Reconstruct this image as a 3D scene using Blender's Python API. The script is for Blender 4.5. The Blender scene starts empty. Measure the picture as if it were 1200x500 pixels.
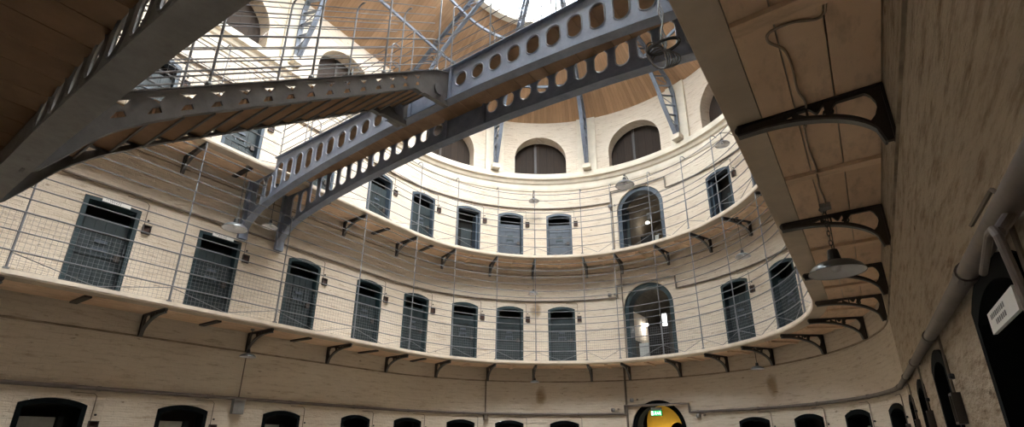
import bpy, math, random
from math import sin, cos, pi, radians as R_, sqrt, atan2, hypot
from mathutils import Matrix, Vector

random.seed(7)
scn = bpy.context.scene
COL = scn.collection

# ------------------------------------------------------------------ the hall
YC = 9.8095          # centre of the curved end
RW = 6.0             # wall radius / half width
RG = 5.0             # gallery edge
ZG = [0.0, 3.804, 7.404]
YB = -8.0            # far end behind the camera
AL = 6 * pi          # wall coordinate where the left straight begins
ZE = 13.4            # eaves
ZS, RS, ZR = 15.5, 2.85, 17.4
YSK = 0.3           # the glass starts here; unseen boards behind are added to darken the near hall   # skylight curb height, half width, ridge height


def W(a, z, r=RW):
    """wall coordinate (a along, z up, r from the hall axis) -> world"""
    if a < 0:
        return (r, YC + a, z)
    if a > AL:
        return (-r, YC - (a - AL), z)
    t = a / 6.0
    return (r * cos(t), YC + r * sin(t), z)


def aL(y): return AL + (YC - y)
def aR(y): return y - YC
def aD(deg): return R_(deg) * 6.0


def nrm(a):
    """horizontal unit vector pointing away from the hall axis"""
    if a < 0: return (1.0, 0.0)
    if a > AL: return (-1.0, 0.0)
    return (cos(a / 6.0), sin(a / 6.0))


def rotz(a):
    n = nrm(a)
    return atan2(-n[0], n[1])


A0, A1 = aR(YB), aL(YB)


def asamples(a0, a1, step=0.16, straight=1.0):
    out = [a0]
    a = a0
    while a < a1 - 1e-6:
        st = step if (-1e-6 <= a < AL - 1e-6) else straight
        nx = a + st
        for k in (0.0, AL):
            if a < k - 1e-6 and nx > k: nx = k
        a = min(nx, a1)
        out.append(a)
    return out


# ------------------------------------------------------------------ materials
def new_mat(name):
    m = bpy.data.materials.new(name)
    m.use_nodes = True
    nt = m.node_tree
    nt.nodes.clear()
    out = nt.nodes.new('ShaderNodeOutputMaterial')
    b = nt.nodes.new('ShaderNodeBsdfPrincipled')
    nt.links.new(b.outputs[0], out.inputs[0])
    return m, nt, b, out


def ramp(nt, fac, stops):
    r = nt.nodes.new('ShaderNodeValToRGB')
    e = r.color_ramp.elements
    e[0].position, e[0].color = stops[0][0], (*stops[0][1], 1)
    e[1].position, e[1].color = stops[-1][0], (*stops[-1][1], 1)
    for p, c in stops[1:-1]:
        k = e.new(p)
        k.color = (*c, 1)
    nt.links.new(fac, r.inputs[0])
    return r.outputs[0]


def noise(nt, vec, scale, detail=4, rough=.6):
    n = nt.nodes.new('ShaderNodeTexNoise')
    n.inputs['Scale'].default_value = scale
    n.inputs['Detail'].default_value = detail
    n.inputs['Roughness'].default_value = rough
    if vec is not None: nt.links.new(vec, n.inputs['Vector'])
    return n.outputs[0]


def mixc(nt, a, b, fac, mode='MULTIPLY'):
    m = nt.nodes.new('ShaderNodeMix')
    m.data_type = 'RGBA'
    m.blend_type = mode
    if isinstance(fac, (int, float)): m.inputs[0].default_value = fac
    else: nt.links.new(fac, m.inputs[0])
    for s, v in ((6, a), (7, b)):
        if isinstance(v, tuple): m.inputs[s].default_value = (*v, 1)
        else: nt.links.new(v, m.inputs[s])
    return m.outputs[2]


def bump(nt, b, h, strength=.3, dist=.02):
    n = nt.nodes.new('ShaderNodeBump')
    n.inputs['Strength'].default_value = strength
    n.inputs['Distance'].default_value = dist
    nt.links.new(h, n.inputs['Height'])
    nt.links.new(n.outputs[0], b.inputs['Normal'])


def coords(nt, kind, scale=(1, 1, 1)):
    t = nt.nodes.new('ShaderNodeTexCoord')
    mp = nt.nodes.new('ShaderNodeMapping')
    mp.inputs['Scale'].default_value = scale
    nt.links.new(t.outputs[kind], mp.inputs[0])
    return mp.outputs[0]


def simple(name, c, rough=.6, metal=0.0, var=.25, scale=6.0, bmp=0.0, spec=None):
    m, nt, b, o = new_mat(name)
    v = coords(nt, 'Object')
    n = noise(nt, v, scale, 5)
    d = tuple(x * (1 - var) for x in c)
    l = tuple(min(1, x * (1 + var * .6)) for x in c)
    nt.links.new(ramp(nt, n, [(.3, d), (.7, l)]), b.inputs['Base Color'])
    b.inputs['Roughness'].default_value = rough
    b.inputs['Metallic'].default_value = metal
    if spec is not None: b.inputs['Specular IOR Level'].default_value = spec
    if bmp: bump(nt, b, noise(nt, v, scale * 5, 4), bmp, .01)
    return m


def wall_mat(name='limewashed_brick', rough=False):
    m, nt, b, o = new_mat(name)
    uv = coords(nt, 'UV')
    big = noise(nt, uv, .45, 4)
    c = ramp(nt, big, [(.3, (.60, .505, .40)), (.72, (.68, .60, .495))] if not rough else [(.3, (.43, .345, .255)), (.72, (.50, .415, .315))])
    st = noise(nt, coords(nt, 'UV', (1.6, 9.0, 1)), 1.3, 7, .72)
    c = mixc(nt, c, ramp(nt, st, [(.27, (.55, .47, .38)), (.47, (1, 1, 1))]), .9)
    sp = noise(nt, coords(nt, 'UV', (1.5, 4.5, 1)), 2.6, 3, .5)
    c = mixc(nt, c, ramp(nt, sp, [(.24, (.25, .20, .15)), (.32, (1, 1, 1))]), .8)
    # soot marks above lamps
    sep = nt.nodes.new('ShaderNodeSeparateXYZ'); nt.links.new(uv, sep.inputs[0])

    def mth(op, a, bb=None):
        n = nt.nodes.new('ShaderNodeMath'); n.operation = op
        for k, v in enumerate((a, bb)):
            if v is None: continue
            if isinstance(v, (int, float)): n.inputs[k].default_value = v
            else: nt.links.new(v, n.inputs[k])
        return n.outputs[0]
    wob = noise(nt, uv, 3.5, 4)
    for a0, z0, ra, rz_ in ((13.10, 2.80, .20, .34), (5.68, 2.78, .20, .34), (13.25, 5.72, .22, .30)):
        dx = mth('DIVIDE', mth('SUBTRACT', sep.outputs[0], a0), ra)
        dz = mth('DIVIDE', mth('SUBTRACT', sep.outputs[1], z0), rz_)
        d = mth('ADD', mth('ADD', mth('MULTIPLY', dx, dx), mth('MULTIPLY', dz, dz)), mth('MULTIPLY', mth('SUBTRACT', wob, .5), 1.2))
        c = mixc(nt, c, ramp(nt, d, [(.15, (.58, .50, .40)), (.98, (1, 1, 1))]), 1.0)
    br = nt.nodes.new('ShaderNodeTexBrick')
    for k, v in (('Scale', 1.0), ('Brick Width', .34 if not rough else .5), ('Row Height', .085 if not rough else .16), ('Mortar Size', .011), ('Mortar Smooth', .9)):
        br.inputs[k].default_value = v
    br.inputs['Color1'].default_value = (1, 1, 1, 1)
    br.inputs['Color2'].default_value = (.8, .8, .8, 1)
    br.inputs['Mortar'].default_value = (.3, .3, .3, 1)
    mx = nt.nodes.new('ShaderNodeMix'); mx.data_type = 'VECTOR'
    mx.inputs[0].default_value = .05 if not rough else .14
    nt.links.new(uv, mx.inputs[4])
    nn = nt.nodes.new('ShaderNodeTexNoise'); nn.inputs['Scale'].default_value = 4
    nt.links.new(uv, nn.inputs['Vector'])
    nt.links.new(nn.outputs[1], mx.inputs[5])
    nt.links.new(mx.outputs[1], br.inputs['Vector'])
    c = mixc(nt, c, br.outputs[0], .08 if not rough else .02)
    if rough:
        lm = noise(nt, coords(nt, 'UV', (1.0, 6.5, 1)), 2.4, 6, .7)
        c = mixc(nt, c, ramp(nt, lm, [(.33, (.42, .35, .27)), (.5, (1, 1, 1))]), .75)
    nt.links.new(c, b.inputs['Base Color'])
    b.inputs['Roughness'].default_value = .9
    b.inputs['Specular IOR Level'].default_value = .15
    h1 = noise(nt, uv, 16, 5)
    h2 = noise(nt, coords(nt, 'UV', (1.6, 5.0, 1)), 1.5, 6)
    hh = mth('ADD', mth('MULTIPLY', h1, .7), mth('MULTIPLY', h2, 1.6 if not rough else 3.2))
    hh = mth('ADD', hh, mth('MULTIPLY', br.outputs[0], .35 if not rough else .12))
    bump(nt, b, hh, .55 if not rough else .8, .03)
    return m


def board_mat(name, c, width, rough=.7, axis=0, gap=.07, bmp=.4):
    """narrow boards: one tint per board, a dark groove between; boards run along the other UV axis"""
    m, nt, b, o = new_mat(name)
    uv = nt.nodes.new('ShaderNodeTexCoord')
    sx = nt.nodes.new('ShaderNodeSeparateXYZ')
    nt.links.new(uv.outputs['UV'], sx.inputs[0])
    dv = nt.nodes.new('ShaderNodeMath'); dv.operation = 'DIVIDE'; dv.inputs[1].default_value = width
    nt.links.new(sx.outputs[axis], dv.inputs[0])
    fr = nt.nodes.new('ShaderNodeMath'); fr.operation = 'FRACT'
    nt.links.new(dv.outputs[0], fr.inputs[0])
    fl = nt.nodes.new('ShaderNodeMath'); fl.operation = 'FLOOR'
    nt.links.new(dv.outputs[0], fl.inputs[0])
    wn = nt.nodes.new('ShaderNodeTexWhiteNoise'); wn.noise_dimensions = '1D'
    nt.links.new(fl.outputs[0], wn.inputs['W'])
    c1 = ramp(nt, wn.outputs[0], [(0, tuple(x * .82 for x in c)), (1, tuple(x * 1.12 for x in c))])
    g = ramp(nt, fr.outputs[0], [(0, (.35, .35, .35)), (gap, (1, 1, 1))])
    c2 = mixc(nt, c1, g, 1.0)
    sc = (18, 1.2, 1) if axis == 0 else (1.2, 18, 1)
    gr = noise(nt, coords(nt, 'UV', sc), 2, 4)
    c2 = mixc(nt, c2, ramp(nt, gr, [(.3, (.75, .72, .7)), (.6, (1, 1, 1))]), .7)
    nt.links.new(c2, b.inputs['Base Color'])
    b.inputs['Roughness'].default_value = rough
    b.inputs['Specular IOR Level'].default_value = .25
    bump(nt, b, g, bmp, .01)
    return m


def soffit_mat():
    m, nt, b, o = new_mat('gallery_underboard_paint')
    v = coords(nt, 'Object')
    c = ramp(nt, noise(nt, v, 1.1, 4), [(.3, (.74, .51, .33)), (.7, (.88, .64, .44))])
    st = noise(nt, coords(nt, 'Object', (5, 1.5, 1)), 1.6, 6, .65)
    c = mixc(nt, c, ramp(nt, st, [(.3, (.68, .64, .6)), (.5, (1, 1, 1))]), .8)
    nt.links.new(c, b.inputs['Base Color'])
    b.inputs['Roughness'].default_value = .8
    bump(nt, b, noise(nt, v, 30, 4), .15, .01)
    return m


def iron_mat(name, c, rough=.45, rust=.25):
    m, nt, b, o = new_mat(name)
    v = coords(nt, 'Object')
    n = noise(nt, v, 3.5, 6, .7)
    cc = ramp(nt, n, [(.3, tuple(x * .72 for x in c)), (.65, tuple(x * 1.12 for x in c))])
    n2 = noise(nt, v, 9, 6, .75)
    cc = mixc(nt, cc, (.10, .045, .02), ramp(nt, n2, [(.60, (0, 0, 0)), (.74, (rust, rust, rust))]), 'MIX')
    nt.links.new(cc, b.inputs['Base Color'])
    b.inputs['Roughness'].default_value = rough
    bump(nt, b, noise(nt, v, 40, 4), .08, .005)
    return m


def glass_mat():
    m = bpy.data.materials.new('skylight_glass')
    m.use_nodes = True
    nt = m.node_tree
    nt.nodes.clear()
    o = nt.nodes.new('ShaderNodeOutputMaterial')
    t = nt.nodes.new('ShaderNodeBsdfTransparent'); t.inputs[0].default_value = (.93, .95, .95, 1)
    g = nt.nodes.new('ShaderNodeBsdfGlossy'); g.inputs['Roughness'].default_value = .05
    f = nt.nodes.new('ShaderNodeFresnel'); f.inputs[0].default_value = 1.3
    x = nt.nodes.new('ShaderNodeMixShader')
    nt.links.new(f.outputs[0], x.inputs[0]); nt.links.new(t.outputs[0], x.inputs[1]); nt.links.new(g.outputs[0], x.inputs[2])
    nt.links.new(x.outputs[0], o.inputs[0])
    return m


def glow_mat(name, c, s):
    m, nt, b, o = new_mat(name)
    b.inputs['Base Color'].default_value = (*c, 1)
    b.inputs['Emission Color'].default_value = (*c, 1)
    b.inputs['Emission Strength'].default_value = s
    return m


M = dict(
    wall=wall_mat(),
    wallrough=wall_mat('lumpy_limewashed_rubble', True),
    soffit=soffit_mat(),
    cream=simple('cream_plaster', (.66, .59, .48), .8, 0, .16, 2.0, .15),
    ledgebrown=simple('brown_ledge', (.34, .27, .195), .9, 0, .5, 3.0, .3),  # ledge in a darker brown than the wall
    concrete=simple('gallery_edge_plaster', (.58, .475, .36), .85, 0, .2, 1.6, .2),
    fascia=simple('gallery_edge_paint', (.66, .56, .45), .7, 0, .2, 3.0),
    groove=simple('dark_gap', (.05, .035, .025), .9, 0, .1),
    roof=board_mat('pitch_pine_roof_boards', (.45, .285, .17), .13),
    deck=board_mat('bridge_deck_boards', (.34, .20, .11), .3),
    tread=simple('stair_timber', (.36, .22, .125), .7, 0, .25, 3.0),
    shutter=board_mat('dark_shutter_boards', (.034, .022, .015), .26, axis=0),
    iron=iron_mat('blue_grey_painted_iron', (.225, .26, .345), .42, .3),
    trussiron=iron_mat('grey_truss_paint', (.15, .172, .215), .45, .3),
    nearbridge=iron_mat('worn_grey_bridge_paint', (.28, .272, .265), .5, .4),
    rim=iron_mat('pale_blue_rim_paint', (.34, .37, .44), .4, .1),
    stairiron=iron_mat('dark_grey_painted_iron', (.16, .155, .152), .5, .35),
    rail=iron_mat('grey_rail_steel', (.17, .173, .185), .42, .3),
    bracket=iron_mat('black_cast_iron', (.046, .036, .030), .5, .35),
    bracket_flange=iron_mat('grey_cast_iron', (.12, .115, .11), .5, .3),
    corridor=simple('shaded_corridor_paint', (.10, .085, .065), .85, 0, .2),  # dark tone puts the lower corridor's shade into the colour
    corridor2=simple('tan_corridor_paint', (.22, .18, .13), .85, 0, .2),
    teal=simple('dark_teal_paint', (.010, .028, .034), .5, 0, .3, 4.0),
    teal2=simple('blue_grey_door_paint', (.050, .064, .084), .55, 0, .25, 5.0),
    slate=simple('slate_blue_frame_paint', (.036, .054, .076), .5, 0, .25, 4.0),
    blackteal=simple('black_green_paint', (.003, .005, .006), .9, 0, .3, 4.0, 0, .1),
    leaf=simple('dark_door_leaf_paint', (.009, .019, .022), .6, 0, .35, 5.0),
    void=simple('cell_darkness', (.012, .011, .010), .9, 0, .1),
    pale=simple('cell_wall_limewash', (.42, .43, .40), .9, 0, .15),
    shade=simple('grey_enamel', (.19, .20, .205), .3, .3, .2, 6.0),
    shade_in=simple('white_enamel', (.72, .72, .74), .4, 0, .08),
    cap=simple('black_lamp_cap', (.02, .02, .022), .45, 0, .2),
    chain=simple('steel_chain', (.10, .095, .09), .45, .6, .2),
    cord=simple('pale_cable', (.36, .27, .19), .6, 0, .2),
    pipe=iron_mat('painted_conduit', (.17, .135, .105), .55, .4),
    pipe2=iron_mat('heavy_heating_pipe', (.155, .125, .107), .6, .4),
    box=simple('dark_box_metal', (.045, .035, .03), .6, 0, .3),
    boxred=simple('rusty_box_inside', (.05, .022, .014), .8, 0, .3),
    boxgrey=simple('grey_box_metal', (.24, .23, .22), .5, .2, .2),
    yellow=simple('yellow_corridor_paint', (.86, .50, .045), .55, 0, .08),
    white=simple('white_sign_enamel', (.82, .80, .77), .5, 0, .05),
    ink=simple('sign_ink', (.20, .19, .19), .7, 0, .1),
    green=glow_mat('green_exit_panel', (.03, .55, .12), .55),
    exitwhite=glow_mat('exit_sign_symbol', (.85, 1, .9), .75),
    exitdark=simple('exit_sign_case', (.03, .04, .035), .5),
    glass=glass_mat(),
    floor=simple('stone_flags', (.17, .142, .11), .75, 0, .3, 1.5, .2),
    bulb=glow_mat('corridor_lamp_glass', (1.0, .95, .85), 3.0),
    slot=glow_mat('daylit_slot_window', (.95, .97, 1.0), 1.3),
)


# ------------------------------------------------------------------ mesh builder
class MB:
    def __init__(s):
        s.v, s.f, s.m, s.uv = [], [], [], []

    def face(s, pts, mi=0, uv=None):
        b = len(s.v)
        s.v += [tuple(p) for p in pts]
        s.f.append(tuple(range(b, b + len(pts))))
        s.m.append(mi)
        s.uv.append(uv)

    def mesh(s, vs, fs, mi=0):
        b = len(s.v)
        s.v += [tuple(p) for p in vs]
        for f in fs:
            s.f.append(tuple(b + i for i in f))
            s.m.append(mi)
            s.uv.append(None)

    def box(s, lo, hi, mi=0, fn=None):
        x0, y0, z0 = lo; x1, y1, z1 = hi
        vs = [(x0, y0, z0), (x1, y0, z0), (x1, y1, z0), (x0, y1, z0), (x0, y0, z1), (x1, y0, z1), (x1, y1, z1), (x0, y1, z1)]
        if fn: vs = [fn(p) for p in vs]
        s.mesh(vs, [(3, 2, 1, 0), (4, 5, 6, 7), (0, 1, 5, 4), (1, 2, 6, 5), (2, 3, 7, 6), (3, 0, 4, 7)], mi)

    def tube(s, path, r, n=8, mi=0, cap=True, closed=False):
        P = [Vector(p) for p in path]
        k = len(P)
        rr = r if isinstance(r, (list, tuple)) else [r] * k
        vs, fs = [], []
        up = None
        for i in range(k):
            if closed: t = P[(i + 1) % k] - P[i - 1]
            else: t = P[min(i + 1, k - 1)] - P[max(i - 1, 0)]
            if t.length < 1e-9: t = Vector((0, 0, 1))
            t.normalize()
            if up is None:
                up = Vector((0, 0, 1)) if abs(t.z) < .9 else Vector((1, 0, 0))
            a = up - t * up.dot(t)
            if a.length < 1e-4:
                a = Vector((1, 0, 0)) - t * t.x
                if a.length < 1e-4: a = Vector((0, 1, 0)) - t * t.y
            a.normalize(); up = a
            b = t.cross(a)
            for j in range(n):
                w = 2 * pi * j / n
                vs.append(P[i] + (a * cos(w) + b * sin(w)) * rr[i])
        for i in range(k if closed else k - 1):
            for j in range(n):
                i2 = (i + 1) % k
                fs.append((i * n + j, i * n + (j + 1) % n, i2 * n + (j + 1) % n, i2 * n + j))
        if cap and not closed:
            fs.append(tuple(range(n - 1, -1, -1)))
            fs.append(tuple(range((k - 1) * n, k * n)))
        s.mesh(vs, fs, mi)

    def lathe(s, prof, n=24, c=(0, 0, 0), mi=0):
        vs, fs = [], []
        for r, z in prof:
            for j in range(n):
                w = 2 * pi * j / n
                vs.append((c[0] + r * cos(w), c[1] + r * sin(w), c[2] + z))
        for i in range(len(prof) - 1):
            for j in range(n):
                fs.append((i * n + j, i * n + (j + 1) % n, (i + 1) * n + (j + 1) % n, (i + 1) * n + j))
        s.mesh(vs, fs, mi)

    def ribbon(s, pts, half, thick, mapf, mi=0):
        """a flat bar of width 2*half (along w) and given thickness following 2-D points; mapf(u,v,w)"""
        k = len(pts)
        vs, fs = [], []
        for i, (u, v) in enumerate(pts):
            a, b = pts[max(i - 1, 0)], pts[min(i + 1, k - 1)]
            du, dv = b[0] - a[0], b[1] - a[1]
            l = hypot(du, dv) or 1
            nu, nv = -dv / l * thick / 2, du / l * thick / 2
            for sx, sw in ((1, -1), (1, 1), (-1, 1), (-1, -1)):
                vs.append(mapf(u + nu * sx, v + nv * sx, half * sw))
        for i in range(k - 1):
            for j in range(4):
                fs.append((i * 4 + j, i * 4 + (j + 1) % 4, i * 4 + 4 + (j + 1) % 4, i * 4 + 4 + j))
        fs += [(3, 2, 1, 0), tuple((k - 1) * 4 + j for j in range(4))]
        s.mesh(vs, fs, mi)

    def sweep(s, prof, av, mi=0, closed=True, caps=True, uvs=False):
        """profile [(r,z)] carried along the wall line"""
        n = len(prof)
        base = len(s.v)
        for a in av:
            for r, z in prof: s.v.append(W(a, z, r))
        pl = [0]
        for i in range(1, n): pl.append(pl[-1] + hypot(prof[i][0] - prof[i - 1][0], prof[i][1] - prof[i - 1][1]))
        for i in range(len(av) - 1):
            for j in range(n if closed else n - 1):
                k = (j + 1) % n
                s.f.append((base + i * n + j, base + (i + 1) * n + j, base + (i + 1) * n + k, base + i * n + k))
                s.m.append(mi)
                s.uv.append([(av[i], pl[j]), (av[i + 1], pl[j]), (av[i + 1], pl[k]), (av[i], pl[k])] if uvs else None)
        if closed and caps:
            s.f.append(tuple(base + j for j in range(n))); s.m.append(mi); s.uv.append(None)
            s.f.append(tuple(base + (len(av) - 1) * n + j for j in range(n - 1, -1, -1))); s.m.append(mi); s.uv.append(None)

    def plate(s, us, top, bot, holes, mapf, w0, w1, mi=0, back=True, rim_mi=None, uv=True, outer=True):
        """a plate in (u,v) with holes (u0,u1,lo,hi) convex in v, extruded w0..w1"""
        rim_mi = mi if rim_mi is None else rim_mi
        U = sorted(set(round(u, 5) for u in list(us)))

        def quad(p, mi_):
            # p: list of (u,v) ccw seen from w0 side
            q = []
            for x in p:
                if not q or abs(x[0] - q[-1][0]) + abs(x[1] - q[-1][1]) > 1e-6: q.append(x)
            if len(q) > 2 and abs(q[0][0] - q[-1][0]) + abs(q[0][1] - q[-1][1]) < 1e-6: q.pop()
            if len(q) < 3: return
            s.face([mapf(u, v, w0) for u, v in q], mi_, [(u, v) for u, v in q])
            if back: s.face([mapf(u, v, w1) for u, v in reversed(q)], mi_, [(u, v) for u, v in reversed(q)])

        def rim(p, q):
            if abs(p[0] - q[0]) + abs(p[1] - q[1]) < 1e-6: return
            s.face([mapf(*p, w0), mapf(*q, w0), mapf(*q, w1), mapf(*p, w1)], rim_mi, [p, q, (q[0] + w1 - w0, q[1]), (p[0] + w1 - w0, p[1])])

        for i in range(len(U) - 1):
            a, b = U[i], U[i + 1]
            mid = (a + b) / 2
            hs = sorted([h for h in holes if h[0] < mid < h[1]], key=lambda h: h[2](mid))
            la, lb = bot(a), bot(b)
            for h in hs:
                quad([(a, la), (b, lb), (b, h[2](b)), (a, h[2](a))], mi)
                rim((a, h[2](a)), (b, h[2](b)))
                rim((b, h[3](b)), (a, h[3](a)))
                la, lb = h[3](a), h[3](b)
            quad([(a, la), (b, lb), (b, top(b)), (a, top(a))], mi)
            if outer:
                rim((b, bot(b)), (a, bot(a)))
                rim((a, top(a)), (b, top(b)))
        for h in holes:
            rim((h[0], h[3](h[0])), (h[0], h[2](h[0])))
            rim((h[1], h[2](h[1])), (h[1], h[3](h[1])))
        if outer:
            rim((U[0], bot(U[0])), (U[0], top(U[0])))
            rim((U[-1], top(U[-1])), (U[-1], bot(U[-1])))

    def build(s, name, mats, parent=None, origin=(0, 0, 0), smooth=False):
        me = bpy.data.meshes.new(name)
        ox, oy, oz = origin
        me.from_pydata([(x - ox, y - oy, z - oz) for x, y, z in s.v], [], s.f)
        if not isinstance(mats, (list, tuple)): mats = [mats]
        for m in mats: me.materials.append(M[m])
        me.polygons.foreach_set('material_index', s.m)
        if any(u is not None for u in s.uv):
            l = me.uv_layers.new(name='UVMap')
            k = 0
            for f, u in zip(s.f, s.uv):
                for j in range(len(f)):
                    if u is not None: l.data[k].uv = u[j]
                    k += 1
        if smooth:
            me.polygons.foreach_set('use_smooth', [True] * len(s.f))
        me.update()
        o = bpy.data.objects.new(name, me)
        COL.objects.link(o)
        if parent is not None: o.parent = parent
        else: o.location = origin
        return o


def tag(o, label=None, cat=None, group=None, kind=None):
    if label: o['label'] = label
    if cat: o['category'] = cat
    if group: o['group'] = group
    if kind: o['kind'] = kind
    return o


def thing(name, label, cat, loc=(0, 0, 0), rz=0, group=None, kind=None):
    o = bpy.data.objects.new(name, None)
    o.empty_display_size = .2
    COL.objects.link(o)
    o.location = loc
    o.rotation_euler = (0, 0, rz)
    return tag(o, label, cat, group, kind)


KIDS = {}


def dup(root, loc, rz, label=None, group=None, name=None):
    """a copy of a thing with copies of its parts and their sub-parts"""
    r = root.copy(); COL.objects.link(r)
    r.location = loc; r.rotation_euler = (0, 0, rz)
    if name: r.name = name
    if label: r['label'] = label
    if group: r['group'] = group
    for ch in list(root.children):
        c = ch.copy(); COL.objects.link(c); c.parent = r
        for g in list(ch.children):
            d = g.copy(); COL.objects.link(d); d.parent = c
    return r


class Proto:
    """moves the first-built thing itself, then copies it"""
    def __init__(s, root): s.root, s.used = root, False

    def put(s, loc, rz, label, group=None, name=None):
        if not s.used:
            s.used = True
            s.root.location = loc; s.root.rotation_euler = (0, 0, rz)
            tag(s.root, label, None, group)
            if name: s.root.name = name
            return s.root
        return dup(s.root, loc, rz, label, group, name)


ORD = ['first', 'second', 'third', 'fourth', 'fifth', 'sixth', 'seventh', 'eighth', 'ninth', 'tenth', 'eleventh', 'twelfth']
LEVEL = ['ground floor', 'lower gallery', 'upper gallery']

# ------------------------------------------------------------------ where things stand on the wall
DOOR_L = [aD(118.0), aD(135.2), aD(150.6), aD(167.7), aL(9.31), aL(7.15), aL(4.98), aL(2.91)]
DOOR_R = [aD(61.2), aD(44.9), aD(29.0), aD(12.3), aR(9.31), aR(7.15), aR(4.98), aR(2.60)]
ARCH_A = aD(89.4)
DW, DH, DRISE = .94, 1.925, .10
AW, ASPR = 1.70, 1.76
doors = []           # (level, a, side, index)
for i, a in enumerate(DOOR_L):
    for lv in (0, 1, 2): doors.append((lv, a, 'left', i))
for i, a in enumerate(DOOR_R):
    doors.append((0, a, 'right', i))
    if i < 3: doors.append((1, a, 'right', i))
    if i < 2: doors.append((2, a, 'right', i))
WIN = [aD(159.0), aD(124.3), ARCH_A, aD(54.6), aD(19.8), aL(7.60), aL(4.05), aL(.50), aL(-3.05), aR(7.6), aR(4.05), aR(.5)]
WW, WSPR, WSILL = 2.0, 11.77, 11.08
TRUSS = [aD(141.7), aD(106.8), aD(72.2), aD(37.0), aL(9.81), aL(5.80), aL(2.28), aR(9.81), aR(5.8), aR(2.28)]
POST_S = [aL(1.60), aL(3.89), aL(6.03), aL(8.17), aD(176.5), aD(159.5), aD(142.4), aD(127.5), aD(109.0), aD(97.0),
          aD(81.3), aD(66.8), aD(52.6), aD(35.4), aD(18.5), aD(2.0), aR(8.17), aR(6.03), aR(3.78), aR(1.6)]


def seg(a, w, z, rise):
    """segmental head over an opening of width w at a, springing at z"""
    h = w / 2
    rad = (h * h + rise * rise) / (2 * rise)
    return lambda u: z - (rad - rise) + sqrt(max(rad * rad - (u - a) ** 2, 0))


def rnd(a, w, z):
    h = w / 2
    return lambda u: z + sqrt(max(h * h - (u - a) ** 2, 0))


# ------------------------------------------------------------------ walls
def wall_part(name, a0, a1, label):
    mb = MB()
    us = asamples(a0, a1, .12, .5)
    holes_d, holes_w = [], []
    for lv, a, sd, i in doors:
        if a0 < a < a1:
            z = ZG[lv]
            holes_d.append((a - DW / 2, a + DW / 2, (lambda u, z=z: z), seg(a, DW, z + DH, .015 if lv == 1 and sd == 'left' and i > 5 else DRISE)))
            us += [a - DW / 2 + DW * k / 12 for k in range(13)]
    if a0 < ARCH_A < a1:
        for z in ZG:
            holes_d.append((ARCH_A - AW / 2, ARCH_A + AW / 2, (lambda u, z=z: z), rnd(ARCH_A, AW, z + ASPR)))
        us += [ARCH_A - AW / 2 * cos(pi * k / 28) for k in range(29)]
    for a in WIN:
        if a0 < a < a1:
            holes_w.append((a - WW / 2, a + WW / 2, (lambda u: WSILL), rnd(a, WW, WSPR - .1 * 0)))
            us += [a - WW / 2 * cos(pi * k / 28) for k in range(29)]
    mp = lambda u, v, w: W(u, v, RW + w)
    mb.plate(us, lambda u: ZE + .05, lambda u: 0.0, holes_d + holes_w, mp, 0, .55, back=False, outer=False)
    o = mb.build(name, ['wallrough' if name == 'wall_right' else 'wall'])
    tag(o, label, 'wall', None, 'structure')
    return o


wall_part('wall_curved', 0.0, AL, 'curved limewashed brick end wall of the prison hall')
wall_part('wall_left', AL, A1, 'straight limewashed left wall with cell doors')
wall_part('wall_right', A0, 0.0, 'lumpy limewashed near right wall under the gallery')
mb = MB()
mb.face([(-6, YB, 0), (6, YB, 0), (6, YB, ZE), (2.85, YB, ZS), (0, YB, ZR), (-2.85, YB, ZS), (-6, YB, ZE)], 0,
        [(-6, 0), (6, 0), (6, ZE), (2.85, ZS), (0, ZR), (-2.85, ZS), (-6, ZE)])
tag(mb.build('wall_back', 'wall'), 'limewashed end wall behind the viewer', 'wall', None, 'structure')

mb = MB()
rows = [(x, 0) for x in (-6.6, 6.6)]
mb.face([(-6.6, YB - .2, 0), (6.6, YB - .2, 0), (6.6, YC + 6.6, 0), (-6.6, YC + 6.6, 0)])
tag(mb.build('floor', 'floor'), 'grey stone flag floor of the hall', 'floor', None, 'structure')

# ------------------------------------------------------------------ roof boards and skylight
mb = MB()
av = asamples(A0, A1, .3, 1.0)
sl = hypot(RW + .05 - RS, ZS - ZE)
for i in range(len(av) - 1):
    a, b = av[i], av[i + 1]
    K = 4
    for k in range(K):
        f0, f1 = k / K, (k + 1) / K
        r0, r1 = RW + .05 + (RS - RW - .05) * f0, RW + .05 + (RS - RW - .05) * f1
        z0, z1 = ZE + (ZS - ZE) * f0, ZE + (ZS - ZE) * f1
        mb.face([W(a, z0, r0), W(a, z1, r1), W(b, z1, r1), W(b, z0, r0)], 0,
                [(a, sl * f0), (a, sl * f1), (b, sl * f1), (b, sl * f0)])
for sx in (-1, 1):
    mb.face([(sx * RS, YB, ZS), (sx * RS, YSK, ZS), (0, YSK, ZR), (0, YB, ZR)], 0, [(0, 0), (YSK - YB, 0), (YSK - YB, sl), (0, sl)])  # unseen boards over the rear hall, added to cut its skylight
ceil = mb.build('ceiling', 'roof')
tag(ceil, 'brown boarded roof slope around the skylight', 'roof', None, 'structure')

sky = thing('window_20', 'long glazed skylight along the top of the roof', 'skylight', (0, 0, ZS), 0, None, 'structure')
mb = MB()
av = [aR(YSK) * (1 - k / 8) for k in range(8)] + [aD(k * 18) for k in range(11)] + [AL + (aL(YSK) - AL) * (k + 1) / 8 for k in range(8)]


def ridge(a):
    return (0.0, W(a, 0, 1)[1] if (a < 0 or a > AL) else YC, ZR)


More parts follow.
